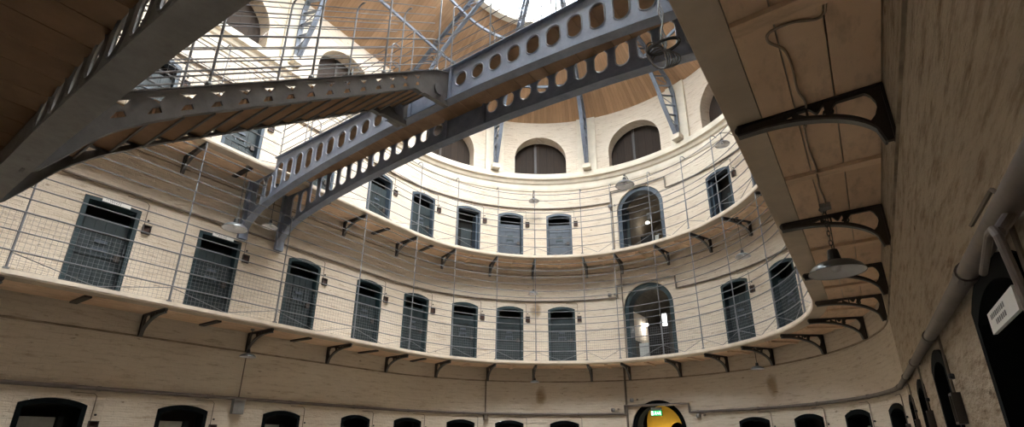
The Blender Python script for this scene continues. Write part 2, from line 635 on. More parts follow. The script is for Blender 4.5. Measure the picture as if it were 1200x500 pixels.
for a, b in zip(av[:-1], av[1:]):
    pa, pb, qa, qb = W(a, ZS, RS), W(b, ZS, RS), ridge(a), ridge(b)
    mb.face([pa, qa, qb, pb] if qa != qb else [pa, qa, pb])
mb.build('glass_panes', 'glass', sky, (0, 0, ZS))
for k, a in enumerate(av):
    m2 = MB(); m2.tube([W(a, ZS, RS), ridge(a)], .028, 4)
    m2.build('glazing_bar', 'iron', sky, (0, 0, ZS))
m2 = MB(); m2.sweep([(RS - .06, ZS - .10), (RS + .12, ZS - .16), (RS + .10, ZS + .02), (RS - .06, ZS + .04)], asamples(A0, A1, .3, 1.0))
m2.build('curb', 'cream', sky, (0, 0, ZS))
m2 = MB(); m2.tube([(0, YSK, ZR), (0, YC, ZR)], .05, 6); m2.build('ridge_bar', 'iron', sky, (0, 0, ZS))

# ------------------------------------------------------------------ cornice, string courses, pilasters
full = asamples(A0, A1, .16, 2.0)
z = ZG[2]
mb = MB()
mb.sweep([(6.0, z + 2.93), (5.97, z + 2.95), (5.95, z + 3.03), (5.95, z + 3.20), (5.90, z + 3.24), (5.86, z + 3.34), (5.78, z + 3.38),
          (5.78, z + 3.48), (5.84, z + 3.52), (5.86, z + 3.64), (6.0, z + 3.67)], full)
tag(mb.build('trim_1', 'cream'), 'moulded cream cornice under the upper arched openings', 'cornice', None, 'structure')
for k, zz in ((2, ZG[1] - .55), (3, ZG[2] - .42)):
    mb = MB()
    mb.sweep([(6.0, zz - .02), (5.982, zz - .018), (5.982, zz - .004), (6.0, zz + .02)], full)
    tag(mb.build('trim_%d' % k, 'ledgebrown'), 'thin ledge on the wall below the %s' % LEVEL[k - 1], 'ledge', None, 'structure')
for k, a in enumerate(TRUSS):
    mb = MB()
    n = asamples(a - .36, a + .36, .12, .36)
    mb.sweep([(6.0, WSILL), (5.91, WSILL), (5.91, ZE + .02), (6.0, ZE + .05)], n)
    tag(mb.build('trim_%d' % (k + 4), 'cream'), 'flat cream pilaster strip behind a roof truss foot', 'pilaster', None, 'structure')

# ------------------------------------------------------------------ arched openings of the top storey
for k, a in enumerate(WIN):
    mb = MB()
    hi = rnd(a, WW - .01, WSPR)
    us = [a - (WW - .01) / 2 * cos(pi * j / 24) for j in range(25)]
    mp = lambda u, v, w: W(u, v, RW + w)
    mb.plate(us, hi, lambda u: WSILL, [], mp, .45, .50)
    o = mb.build('window_%d' % (k + 1), 'shutter')
    tag(o, 'arched top storey opening closed by dark boards, %s' %
        (['third', 'second', 'first', 'second', 'third', 'fourth', 'fifth', 'sixth', 'seventh', 'fourth', 'fifth', 'sixth'][k] +
         (' to the left' if k in (0, 1, 5, 6, 7, 8) else ' to the right' if k != 2 else ' above the arched doorways')),
        'window', None, 'structure')
    m2 = MB()
    m2.plate([a + .12, a + .2], lambda u: hi(u) - .02, lambda u: WSILL + .01, [], mp, .41, .45)
    m2.build('mullion', 'bracket', o)
    if k == 1:
        m2 = MB(); m2.plate([a + .28, a + .72], lambda u: WSILL + .62, lambda u: WSILL + .12, [], mp, .43, .45)
        m2.build('hatch', 'shutter', o)

# ------------------------------------------------------------------ cell doors


def yz(x, v, w): return (x, w, v)


def make_door(kind, DRISE=DRISE):
    root = thing('door_1', 'door', 'door', (0, 0, 0), 0, None, 'structure')
    fm, lm = {0: ('blackteal', 'leaf'), 5: ('teal', 'leaf'), 1: ('teal', 'leaf'), 2: ('slate', 'teal2'), 3: ('slate', 'leaf'), 4: ('slate', 'void')}[kind]
    h = DW / 2
    head = seg(0, DW, DH, DRISE)
    ih = h - .075
    inner = seg(0, 2 * ih, DH - .07, .08 if DRISE > .05 else .012)
    us = [-h, -ih] + [-ih + 2 * ih * k / 12 for k in range(13)] + [h]
    mb = MB()
    mb.plate(us, lambda u: head(u) - .003, lambda u: 0.0, [(-ih, ih, lambda u: 0.0, inner)], yz, -.018, .26)
    mb.build('frame', fm, root)
    mb = MB()      # near-black lining, the unlit cell's shade put into its colour
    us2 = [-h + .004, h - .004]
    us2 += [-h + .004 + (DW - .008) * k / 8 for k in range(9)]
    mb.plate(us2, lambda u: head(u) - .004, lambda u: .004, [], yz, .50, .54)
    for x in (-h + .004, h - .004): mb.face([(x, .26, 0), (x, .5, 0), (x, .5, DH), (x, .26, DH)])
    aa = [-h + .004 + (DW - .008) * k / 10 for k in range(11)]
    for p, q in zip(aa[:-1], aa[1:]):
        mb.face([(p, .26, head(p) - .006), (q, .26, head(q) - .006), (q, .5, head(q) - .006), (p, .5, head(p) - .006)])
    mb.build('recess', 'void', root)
    lh = 1.60
    mb = MB()
    if kind == 0:        # ground floor: pale cell wall and half open leaf seen through the doorway
        mb.box((-.33, .32, 0), (.16, .34, DH - .21))
        mb.build('cell_wall', 'pale', root)
        mb = MB()
        mb.box((.17, .22, 0), (.25, .46, DH - .2))
        lf = mb.build('leaf', 'leaf', root)
    elif kind == 4:
        mb.box((ih - .06, .10, 0), (ih, .46, DH - .12))
        mb.box((-ih, .10, 0), (-ih + .06, .46, DH - .12))
        lf = mb.build('leaf', 'slate', root)
        m2 = MB(); m2.box((-.1, .45, .2), (.28, .47, 1.35)); m2.build('cell_wall', 'leaf', root)
    else:
        mb.box((-ih + .01, .15, .01), (ih - .01, .20, lh))
        # raised planks and rails of the leaf
        for k in range(4):
            x = -ih + .05 + k * (2 * ih - .1) / 4
            mb.box((x + .008, .138, .03), (x + (2 * ih - .1) / 4 - .008, .15, lh - .02))
        lf = mb.build('leaf', lm, root)
        m2 = MB()
        for zz in (.28, .82, 1.3): m2.box((-ih + .03, .125, zz), (ih - .03, .138, zz + .055))
        m2.build('strap', lm, lf)
        m2 = MB(); m2.box((-.13, .12, .95), (.13, .138, 1.0)); m2.box((-.10, .115, 1.10), (.10, .138, 1.16)); m2.box((-.13, .12, .88), (-.10, .138, 1.0)); m2.box((.10, .12, .88), (.13, .138, 1.0))
        m2.build('hatch', 'teal2' if kind != 2 else 'teal', lf)
        m2 = MB(); m2.box((ih - .13, .10, .8), (ih - .04, .138, .92)); m2.tube([(ih - .2, .115, .86), (ih - .02, .115, .86)], .012, 6)
        m2.build('bolt', 'bracket', lf)
    return Proto(root)


PD = [make_door(k) for k in range(5)] + [make_door(5, .015)]
nd = 0
for lv, a, sd, i in doors:
    nd += 1
    if lv == 0: kind, look = 0, 'dark open cell doorway'
    elif lv == 1: kind, look = (5 if sd == 'left' and i > 5 else 1), ('square headed' if sd == 'left' and i > 5 else 'dark teal') + ' cell door'
    else:
        kind = 2 if (sd, i) in (('left', 0), ('left', 1)) else 4 if (sd, i) in (('left', 2), ('right', 0)) else 3
        look = {2: 'closed blue grey cell door', 3: 'dark slate framed cell door', 4: 'open slate framed cell doorway'}[kind]
    lab = '%s on the %s, %s to the %s of the arched doorway' % (look, LEVEL[lv], ORD[i], sd)
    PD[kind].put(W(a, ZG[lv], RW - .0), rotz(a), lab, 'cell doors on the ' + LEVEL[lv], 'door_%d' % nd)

# signs over three doorways, with two rows of unreadable small print
mb = MB(); mb.box((-.235, -.012, 0), (.235, 0, .08))
sg = mb.build('sign', 'white')
m2 = MB()
random.seed(3)
for zz, n in ((.047, 9), (.018, 6)):
    x = -.18 if n == 9 else -.11
    for k in range(n):
        w = random.uniform(.009, .02)
        m2.box((x, -.0135, zz), (x + w, -.0121, zz + .018)); x += w + .016
m2.build('lettering', 'ink', sg)
sg['category'] = 'sign'
ps = Proto(sg)
for a, lv, dz, dy, lab in ((aR(2.41), 0, DH - .172, .024, 'white cell sign on the dark doorway lintel in the near right wall'),
                       (aL(2.91) - .03, 1, DH - .045, .023, 'white strip sign over the leftmost cell door of the lower gallery'),
                       (aL(4.98) - .03, 1, DH - .045, .023, 'white strip sign over the second cell door from the left, lower gallery')):
    ps.put(W(a, ZG[lv] + dz, RW - dy), rotz(a), lab, 'strip signs over cell doors')

# ------------------------------------------------------------------ the three arched doorways


def make_arch(lv, nm):
    global nd
    nd += 1
    frame_m = ['blackteal', 'teal', 'slate'][lv]
    root = thing('door_%d' % nd, nm, 'doorway', W(ARCH_A, ZG[lv], RW), rotz(ARCH_A), None, 'structure')
    h = AW / 2
    ih = h - .15
    head, inner = rnd(0, AW - .004, ASPR), rnd(0, 2 * ih, ASPR)
    us = [-h * cos(pi * k / 32) for k in range(33)] + [-ih * cos(pi * k / 32) for k in range(33)]
    us = [max(-h + .002, min(h - .002, u)) for u in us]
    mb = MB()
    mb.plate(us, head, lambda u: 0.0, [(-ih, ih, lambda u: 0.0, inner)], yz, .03, .42)
    mb.build('frame', frame_m, root)
    # corridor behind: vault, side walls, end
    D0, D1, cw = .42, 3.2, .78
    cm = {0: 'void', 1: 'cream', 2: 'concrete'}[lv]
    prof = [(-cw, 0)] + [(-cw * cos(pi * k / 16), 1.75 + cw * sin(pi * k / 16)) for k in range(17)] + [(cw, 0)]
    mb = MB()
    for (x0, z0), (x1, z1) in zip(prof[:-1], prof[1:]):
        mb.face([(x0, D0, z0), (x1, D0, z1), (x1, D1, z1), (x0, D1, z0)], 0, [(D0, z0 + x0), (D0, z1 + x1), (D1, z1 + x1), (D1, z0 + x0)])
    mb.face([(x, D1, z) for x, z in prof], 0, [(x, z) for x, z in prof])
    mb.face([(-cw, D0, .002), (cw, D0, .002), (cw, D1, .002), (-cw, D1, .002)])
    if lv == 0:
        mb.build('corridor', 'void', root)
        mb = MB()     # yellow painted arch filling the end of the passage, with a dark round opening
        yw = .60
        hole = (.12, .58, lambda u: 0.0, lambda u: 1.74 + sqrt(max(.23 ** 2 - (u - .35) ** 2, 0)))
        hi = lambda u: 1.95 + .70 * sqrt(max(1 - (u / yw) ** 2, 0))
        us = [-yw * cos(pi * k / 30) for k in range(31)] + [.12 + .46 * k / 12 for k in range(13)]
        mb.plate(us, hi, lambda u: 0.0, [hole], yz, .62, .70)
        mb.build('yellow_wall', 'yellow', root)
    elif lv == 1:
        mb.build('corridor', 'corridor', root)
        mb = MB(); mb.box((-.779, .43, .85), (-.765, 1.9, 1.85)); mb.build('lit_wall_patch', 'wall', root)  # pale patch painting the lit part of the whitewashed corridor wall
        mb = MB(); mb.box((-.52, 1.2, 0), (-.15, 1.55, 1.40)); mb.build('dark_box', 'void', root)  # black cabinet in the corridor
        mb = MB(); mb.box((-.08, .93, 0), (.28, .97, 1.28)); mb.build('side_panel', 'shutter', root)
        mb = MB(); mb.box((.09, .99, 1.30), (.24, 1.01, 1.72)); mb.build('slot_window', 'slot', root)
        mb = MB(); mb.box((-.64, .58, 0), (-.31, .62, .72)); mb.build('grey_panel', 'pale', root)
    else:
        mb.build('corridor', 'corridor2', root)
        mb = MB(); mb.box((-.77, .45, 0), (-.60, .5, 2.0)); mb.build('dark_leaf', 'leaf', root)
        mb = MB(); mb.box((-.42, .98, 0), (.02, 1.4, 1.10)); mb.build('dark_box', 'void', root)  # black box standing in for the dark doorway down the corridor
        mb = MB(); mb.box((.05, .8, .3), (.16, .82, .9)); mb.box((.17, .78, .0), (.36, .82, .55)); mb.build('side_panel', 'void', root)
        mb = MB(); mb.box((.17, .80, .56), (.32, .82, .95)); mb.build('notice_board', 'pale', root)
        mb = MB(); mb.box((-.12, 1.0, 1.72), (.06, 1.02, 1.98)); mb.build('fanlight', 'pale', root)
    return root


ar0 = make_arch(0, 'tall arched doorway to a yellow passage on the ground floor')
ar1 = make_arch(1, 'dark teal arched doorway to a corridor on the lower gallery')
ar2 = make_arch(2, 'slate blue arched doorway to a corridor on the upper gallery')


def point(name, arch, loc, e, c, r=.12):
    l = bpy.data.lights.new(name, 'POINT'); l.energy = e; l.color = c; l.shadow_soft_size = r
    o = bpy.data.objects.new(name, l); COL.objects.link(o)
    o.parent = arch; o.location = loc
    return o


# corridor lamps: a round fitting on each corridor vault, with its light just in front
def corridor_lamp(arch, lab, loc, e, c):
    o = thing('ceiling_lamp', lab, 'lamp', (0, 0, 0), 0, 'corridor lamps')
    a = ARCH_A
    n = nrm(a)
    px_, py_, pz_ = arch.location
    xr = (n[1], -n[0])
    o.location = (px_ + xr[0] * loc[0] + n[0] * loc[1], py_ + xr[1] * loc[0] + n[1] * loc[1], pz_ + loc[2])
    mb = MB(); mb.lathe([(0.0, 0), (.06, -.01), (.085, -.05), (.06, -.09), (0, -.10)], 16); mb.build('globe', 'bulb', o, smooth=True)
    mb = MB(); mb.lathe([(0, .03), (.05, .03), (.06, 0), (.04, -.012)], 16); mb.build('base', 'cap', o)
    mb = MB(); mb.tube([(0, 0, .03), (0, 0, .42)], .012, 6); mb.build('rod', 'cap', o)
    l = bpy.data.lights.new('corridor_light', 'POINT'); l.energy = e; l.color = c; l.shadow_soft_size = .1
    q = bpy.data.objects.new('corridor_light', l); COL.objects.link(q); q.parent = o; q.location = (0, 0, -.2)


corridor_lamp(ar1, 'small lit lamp inside the lower gallery archway', (-.64, 1.42, 1.56), 4.5, (1, .98, .93))
corridor_lamp(ar2, 'small lamp inside the upper gallery archway', (-.42, 1.9, 2.05), 1.2, (1, .95, .88))
mb = MB(); mb.box((-.045, -.02, -.03), (.045, .02, .03))

# lamp added out of view in the ground floor passage to brighten the yellow wall
o = thing('added_passage_lamp', 'unseen lamp added behind the ground floor arch to light the yellow wall', 'lamp')
n = nrm(ARCH_A); xr = (n[1], -n[0]); b0 = ar0.location
o.location = (b0[0] + xr[0] * .0 + n[0] * .50, b0[1] + n[1] * .50, .9)
mb = MB(); mb.lathe([(0, -.04), (.05, -.03), (.06, 0), (.05, .03), (0, .04)], 14); mb.build('globe', 'bulb', o)
mb = MB(); mb.tube([(0, 0, -.9), (0, 0, -.03)], .015, 8); mb.build('post', 'cap', o)
l = bpy.data.lights.new('passage_light', 'POINT'); l.energy = 22; l.color = (1, .9, .7); l.shadow_soft_size = .1
q = bpy.data.objects.new('passage_light', l); COL.objects.link(q); q.parent = o; q.location = (0, -.05, .2)

# green exit sign hung in the ground floor arch
o = thing('exit_sign', 'green emergency exit sign with running man under the ground floor arch', 'sign',
          (b0[0] - .03, b0[1] - .03, 2.14), rotz(ARCH_A))
mb = MB(); mb.box((-.18, -.02, -.005), (.18, .03, .165)); mb.build('case', 'exitdark', o)
mb = MB(); mb.box((-.165, -.026, .01), (.165, -.0201, .15)); mb.build('panel', 'green', o)
mb = MB()
mb.box((-.158, -.030, .02), (-.10, -.0262, .14))            # doorway symbol
for x in (-.02, .115):                                       # arrow and runner
    mb.tube([(x, -.029, .125), (x + .004, -.029, .13)], .014, 8)
    mb.tube([(x + .005, -.029, .108), (x - .012, -.029, .07)], .012, 6)
    mb.tube([(x - .012, -.029, .07), (x + .022, -.029, .052), (x + .015, -.029, .025)], .008, 6)
    mb.tube([(x - .012, -.029, .07), (x - .028, -.029, .05), (x - .05, -.029, .045)], .008, 6)
    mb.tube([(x + .002, -.029, .104), (x + .03, -.029, .088)], .007, 6)
mb.tube([(.035, -.029, .08), (.085, -.029, .08)], .008, 6)
mb.tube([(.052, -.029, .105), (.035, -.029, .08), (.052, -.029, .055)], .008, 6)
mb.build('symbols', 'exitwhite', o)
mb = MB(); mb.box((-.17, .0, .165), (.17, .02, .25)); mb.build('hanger_plate', 'boxgrey', o)

# ------------------------------------------------------------------ galleries
RODS = [.30, .62, .95, 1.18, 1.38, 1.60, 2.08, 2.31, 2.55, 2.79, 3.03, 3.27]
BR1, BR2 = (-.28, .64), (5.40, 6.32)       # girder planes of the two bridges


def gallery(lv):
    z = ZG[lv]
    nm = LEVEL[lv]
    g = thing('gallery_walkway', 'curved %s walkway round the hall wall, boarded underneath' % nm, 'walkway', (0, YC, z - .12), 0, 'gallery walkways')
    O = (0, YC, z - .12)
    av = asamples(A0, A1, .12, 1.0)
    mb = MB(); mb.sweep([(5.0, z - .07), (5.0, z), (5.99, z), (5.99, z - .05)], av); mb.build('deck', 'fascia', g, O)
    mb = MB(); mb.sweep([(5.012, z - .10), (5.005, z - .07), (5.24, z - .06), (5.24, z - .115)], av); mb.build('edge_strip', 'concrete', g, O)
    for r0, r1 in ((5.247, 5.463), (5.473, 5.713), (5.723, 5.992)):
        mb = MB(); mb.sweep([(r0, z - .12), (r0, z - .06), (r1, z - .06), (r1, z - .12)], av); mb.build('underboard', 'soffit', g, O)
    mids = [(p + q) / 2 for p, q in zip(sorted(POST_S)[:-1], sorted(POST_S)[1:])]
    for a in mids:
        mb = MB(); mb.box((-.055, -.75, -.155), (.055, -.02, -.119))
        o = mb.build('batten', 'bracket' if a > AL - 1.5 else 'soffit', g)
        p = W(a, z, RW); o.location = (p[0], p[1] - YC, .12); o.rotation_euler = (0, 0, rotz(a))
    # the railing
    top = 3.40 if lv == 1 else 2.45
    rl = thing('gallery_railing', 'tall grey rod railing caging the %s edge' % nm, 'railing', (0, YC, z), 0, 'gallery railings')
    O = (0, YC, z)
    own = BR1 if lv == 1 else BR2
    for h in RODS:
        if h > top: continue
        mb = MB()
        gaps = []
        if h < 2.2: gaps.append((own[0] + .0, own[1] - .0))
        if lv == 1 and h > 2.6: gaps.append((BR2[0] - .12, BR2[1] + .12))
        for aa in ('R', 'L'):
            pass
        cut = []
        for y0, y1 in gaps: cut += [(aR(y0), aR(y1)), (aL(y1), aL(y0))]
        cut = sorted(cut)
        st = aR(-3.0)
        for c0, c1 in cut + [(aL(-3.0), None)]:
            if c0 > st: mb.tube([W(a, z + h, RG + .015) for a in asamples(st, c0, .18, 2.0)], .015 if h == .95 else .0118, 5)
            st = c1
        mb.build('rail', 'rail', rl, O)
    for a in POST_S:
        y = W(a, 0, 5)[1]
        mb = MB()
        r = RG + .03
        if lv == 1 and BR2[0] - .2 < y < BR2[1] + .2 and (a < 0 or a > AL):
            pass
        h = 3.48 if lv == 1 else 2.40
        if lv == 1 and abs(a - POST_S[2]) < .01: h = 2.6
        mb.tube([W(a, z - .03, r), W(a, z + .95, r)], .019, 6)
        pth = [W(a, z + .95, r), W(a, z + h, r)]
        if lv == 2:
            for k in range(1, 8):
                w = pi * .78 * k / 7
                pth.append(W(a, z + h + .13 * sin(w), r + .13 * (1 - cos(w))))
            e = pth[-1]
        mb.tube(pth, .0135, 6)
        mb.box((-.035, -.035, 0), (.035, .035, .03), 0, lambda p, a=a: W(a, z + p[2], r) if False else tuple(Vector(W(a, z, r)) + Vector(p)))
        mb.build('post', 'rail', rl, O)
    srt = sorted(POST_S)
    mb = MB()
    for a, b in zip(srt[:-1], srt[1:]):
        m_ = (a + b) / 2
        if not (aR(3) < m_ < aL(1.0)): continue
        if any(min(y0 - .2, y1) < W(m_, 0, 5)[1] < y1 + .2 for y0, y1 in (own,)) and not (0 < m_ < AL): continue
        pa, pb, pm = W(a, z + .28, RG + .04), W(b, z + .28, RG + .04), W(m_, z + .015, RG + .06)
        mb.tube([pa, pm], .008, 5); mb.tube([pb, pm], .008, 5)
    mb.build('stays', 'rail', rl, O)
    if lv == 1:
        mb = MB()
        a0, a1 = aR(3.0), aL(.8)
        t = .0022
        n = int((a1 - a0) / .075)
        for k in range(n + 1):
            a = a0 + k * .075
            mb.face([W(a - t, z + .02, RG + .03), W(a + t, z + .02, RG + .03), W(a + t, z + .95, RG + .03), W(a - t, z + .95, RG + .03)])
        sa = asamples(a0, a1, .18, 2.0)
        for k in range(13):
            h = .02 + k * .075
            for p, q in zip(sa[:-1], sa[1:]):
                mb.face([W(p, z + h - t, RG + .031), W(q, z + h - t, RG + .031), W(q, z + h + t, RG + .031), W(p, z + h + t, RG + .031)])
        mb.build('wire_netting', 'rail', rl, O)


gallery(1)
gallery(2)


# ------------------------------------------------------------------ cast iron brackets under the galleries
def make_bracket():
    root = thing('gallery_bracket', 'bracket', 'bracket')
    c0, r0, v0 = .80, .74, -.43

    def vb(u):
        if u <= .062: return -.44
        if u >= c0: return v0 + .355 - (u - c0) * .02
        return v0 + .355 * sqrt(max(1 - ((c0 - u) / r0) ** 2, 0)) - .0
    us = [0, .03, .062] + [.062 + k * .876 / 44 for k in range(45)]
    circ = lambda c, rx, cz, rz_: (c - rx, c + rx, lambda u: max(cz - rz_ * sqrt(max(1 - ((u - c) / rx) ** 2, 0)), vb(u) + .034), lambda u: max(min(cz + rz_ * sqrt(max(1 - ((u - c) / rx) ** 2, 0)), -.04), vb(u) + .034))
    holes = [circ(.195, .135, -.15, .14),
             (.355, .455, lambda u: vb(u) + .028, lambda u: max(vb(u) + .028, -.03 - .05 * sin(pi * (u - .355) / .1) ** 2)),
             (.470, .545, lambda u: min(-.03, vb(u) + .028 + .45 * (u - .47)), lambda u: -.03),
             (.560, .665, lambda u: vb(u) + .026, lambda u: max(vb(u) + .026, -.03 - .3 * (u - .56)))]
    for h in holes: us += [h[0] + (h[1] - h[0]) * k / 10 for k in range(11)]
    # local: +y towards the wall; u measured from the wall into the hall
    mp = lambda u, v, w: (w, -u - .004, v)
    mb = MB(); mb.plate(us, lambda u: -.012, vb, holes, mp, -.018, .018); mb.build('web', 'bracket', root)
    mb = MB(); mb.ribbon([(u, vb(u) - .008) for u in sorted(set([.062 + k * .876 / 30 for k in range(31)]))], .03, .016, mp)
    mb.build('flange', 'bracket_flange', root)
    mb = MB(); mb.box((-.032, -.938, -.016), (.032, -.004, -.001)); mb.build('top_bar', 'bracket', root)
    mb = MB(); mb.box((-.04, -.022, -.44), (.04, -.003, -.02)); mb.build('wall_plate', 'bracket', root)
    mb = MB()
    mb.tube([mp(.33 + .035 * cos(w) * (1 - w / 9), -.10 + .035 * sin(w) * (1 - w / 9), 0) for w in [k * .5 for k in range(14)]], .009, 6)
    mb.build('scroll', 'bracket', root)
    mb = MB(); mb.lathe([(0, -.07), (.02, -.065), (.034, -.04), (.034, -.02), (.02, 0)], 10, (0, -.93, 0)); mb.build('end_boss', 'bracket', root)
    return Proto(root)


pb = make_bracket()
iR = POST_S.index(aD(81.3))
for lv in (1, 2):
    for i, a in enumerate(POST_S):
        if lv == 2 and i > 14: continue
        if i < iR: d = '%s to the left of the arch' % ORD[iR - 1 - i]
        else: d = '%s to the right of the arch' % ORD[i - iR]
        if lv == 2 and i == 2: continue
        y = W(a, 0, 5)[1]
        pb.put(W(a, ZG[lv] - .119, RW), rotz(a), 'black cast iron bracket under the %s, %s' % (LEVEL[lv], d), 'brackets under the ' + LEVEL[lv])

# ------------------------------------------------------------------ alarm boxes beside the cell doors, with a drop of conduit
def make_box():
    root = thing('alarm_box', 'box', 'alarm box')
    mb = MB()
    w, h = .075, .095
    mb.plate([-w, -w + .014, w - .014, w], lambda u: h, lambda u: -h, [(-w + .014, w - .014, lambda u: -h + .014, lambda u: h - .014)], yz, -.05, -.002)
    mb.build('case', 'box', root)
    mb = MB(); mb.box((-w + .01, -.016, -h + .01), (w - .01, -.004, h - .01)); mb.build('back_plate', 'boxred', root)
    mb = MB(); mb.lathe([(0, .02), (.018, .015), (.022, 0), (.018, -.015), (0, -.02)], 10, (.0, -.012, .20)); mb.build('bell_stud', 'cap', root)
    mb = MB(); mb.tube([(-.055, -.02, h), (-.055, -.02, .52), (-.10, -.024, .56), (-.45, -.036, .565)], .008, 5); mb.build('feed_conduit', 'pipe', root)
    return Proto(root)


px_ = make_box()
for lv, a, sd, i in doors:
    b = a - .62
    px_.put(W(b, ZG[lv] + 1.57, RW), rotz(b), 'small dark alarm box beside the %s cell door %s of the arch, %s' % (ORD[i], sd, LEVEL[lv]), 'alarm boxes beside the doors')

# ------------------------------------------------------------------ conduits along the walls
def conduit(lv, r, mat, label, name):
    z = ZG[lv] + 2.22
    mb = MB()
    rr = RW - r - .01

    def zz(a):
        if lv == 0 and a < 0: return z + a * .028
        return z
    left = [W(a, zz(a), rr) for a in asamples(ARCH_A + 1.02, A1, .2, 1.0)]
    right = [W(a, zz(a), rr) for a in reversed(asamples(A0, ARCH_A - 1.02, .2, 1.0))]
    up = .24 if lv == 0 else .42
    over = [W(ARCH_A + 1.02 - k * 2.04 / 8, z + up, rr - .02) for k in range(9)]
    if lv == 0: over = over[:]
    path = list(reversed(left)) + over + right
    root = thing(name, label, 'pipe', W(ARCH_A, z, RW), 0, 'conduits along the wall')
    O = W(ARCH_A, z, RW)
    mb.tube(path, r, 14); mb.build('tube', mat, root, O, smooth=True)
    for a in [A0 + 5 + k * 1.9 for k in range(24)]:
        if abs(a - ARCH_A) < 1.1 or a > A1: continue
        m2 = MB()
        p0, p1 = W(a - .03, zz(a), rr), W(a + .03, zz(a), rr)
        m2.tube([p0, p1], r * 1.22, 14)
        m2.tube([W(a, zz(a), rr), W(a, zz(a), RW)], r * .7, 6)
        m2.build('clip', mat, root, O)
    return root


conduit(0, .037, 'pipe2', 'thick grey pipe running along the wall above the ground floor doors', 'heating_pipe')
conduit(1, .026, 'pipe', 'thin conduit running above the lower gallery doors', 'wall_conduit')
conduit(2, .026, 'pipe', 'thin conduit running above the upper gallery doors', 'wall_conduit')

def pipe_drop(a, z0, z1, r, label, boxz=None, boxm='boxgrey', bs=.10):
    root = thing('drop_pipe', label, 'pipe', W(a, z0, RW), rotz(a), 'vertical drop pipes')
    mb = MB(); mb.tube([(0, -.035, 0), (0, -.035, z1 - z0)], r, 8); mb.build('tube', 'pipe', root)
    if boxz is not None:
        mb = MB(); mb.box((-bs, -.12, boxz - z0 - bs * 1.3), (bs, -.002, boxz - z0 + bs * 1.3))
        mb.box((-bs - .012, -.135, boxz - z0 + bs * 1.3 - .03), (bs + .012, -.002, boxz - z0 + bs * 1.3))
        mb.build('junction_box', boxm, root)
    return root


pipe_drop(aD(98.6), .0, ZG[1] - .12, .035, 'vertical pipe dropping left of the ground floor arch')
pipe_drop(aD(142.9), 2.05, ZG[1] - .5, .022, 'vertical conduit with small box below the bracket on the curved wall', 2.1, 'pipe', .06)
pipe_drop(aL(6.03), 1.95, ZG[1] - .12, .012, 'thin conduit with grey junction box on the left wall', 2.05, 'boxgrey', .12)
pipe_drop(aD(97.5), ZG[1] + .0, ZG[2] - .12, .02, 'vertical conduit left of the lower gallery archway')
pipe_drop(aD(99.0), ZG[2] + .0, ZG[2] + 2.4, .02, 'vertical conduit left of the upper gallery archway')

# floodlight fittings beside the arches
def make_flood():
    root = thing('bulkhead_fitting', 'fitting', 'light fitting')
    mb = MB(); mb.lathe([(0, .06), (.05, .055), (.065, .02), (.065, -.02), (.05, -.05), (0, -.055)], 12, (0, -.08, 0)); mb.build('housing', 'boxgrey', root)
    mb = MB(); mb.tube([(0, -.08, 0), (0, 0, 0)], .02, 8); mb.build('arm', 'pipe', root)
    mb = MB(); mb.lathe([(0, .03), (.03, .025), (.035, -.025), (0, -.03)], 10, (.17, -.05, .02)); mb.build('knob', 'pipe', root)
    return Proto(root)


pf = make_flood()
pf.put(W(aD(101.6), ZG[1] + 2.32, RW), rotz(aD(101.6)), 'small grey bulkhead fitting left of the lower gallery archway', 'bulkhead fittings')
pf.put(W(aD(99.6), ZG[2] + 2.05, RW), rotz(aD(99.6)), 'small grey bulkhead fitting left of the upper gallery archway', 'bulkhead fittings')
pf.put(W(aD(96.8), 2.62, RW), rotz(aD(96.8)), 'small bulkhead fitting above left of the ground floor arch', 'bulkhead fittings')
pf.put(W(aD(102.8), 2.34, RW), rotz(aD(102.8)), 'small fitting on the ground pipe left of the drop pipe', 'bulkhead fittings')
pf.put(W(aD(77.0), 2.10, RW), rotz(aD(77.0)), 'small fitting under the ground pipe right of the arch', 'bulkhead fittings')

# hooked branch of small pipe on the near right wall
root = thing('branch_pipe', 'bent branch pipe on the near right wall beside the thick pipe', 'pipe', (5.9, 1.8, 1.9))
mb = MB(); mb.tube([(5.90, 2.12, 1.87), (5.89, 1.95, 1.885), (5.885, 1.82, 1.905), (5.885, 1.77, 1.90), (5.885, 1.74, 1.87), (5.89, 1.72, 1.72), (5.9, 1.70, 0)], .011, 10)
mb.build('tube', 'pipe2', root, (5.9, 1.8, 1.9))
mb = MB(); mb.tube([(5.90, 1.80, 1.90), (5.945, 1.86, 1.96)], .016, 10); mb.build('elbow', 'pipe2', root, (5.9, 1.8, 1.9))

# ------------------------------------------------------------------ hanging lamps
def make_lamp(rad, kind):
    root = thing('pendant_lamp', 'lamp', 'lamp')
    s = rad / .26
    mb = MB()
    mb.lathe([(.055 * s, .115 * s), (.10 * s, .112 * s), (.18 * s, .085 * s), (.23 * s, .045 * s), (.26 * s, 0), (.262 * s, -.008 * s), (.255 * s, -.004 * s)], 32)
    mb.build('shade', 'shade', root, smooth=True)
    mb = MB()
    mb.lathe([(.255 * s, -.004 * s), (.225 * s, .035 * s), (.17 * s, .07 * s), (.09 * s, .10 * s), (0, .105 * s)], 32)
    mb.build('shade_lining', 'shade_in', root, smooth=True)
    mb = MB(); mb.lathe([(.0, .24 * s), (.045 * s, .24 * s), (.05 * s, .22 * s), (.065 * s, .115 * s), (.0, .113 * s)], 16); mb.build('cap', 'cap', root)
    mb = MB(); mb.lathe([(0, .10 * s), (.03 * s, .09 * s), (.05 * s, .045 * s), (.035 * s, .01 * s), (0, 0)], 14); mb.build('bulb', 'shade_in', root, smooth=True)
    return root, s


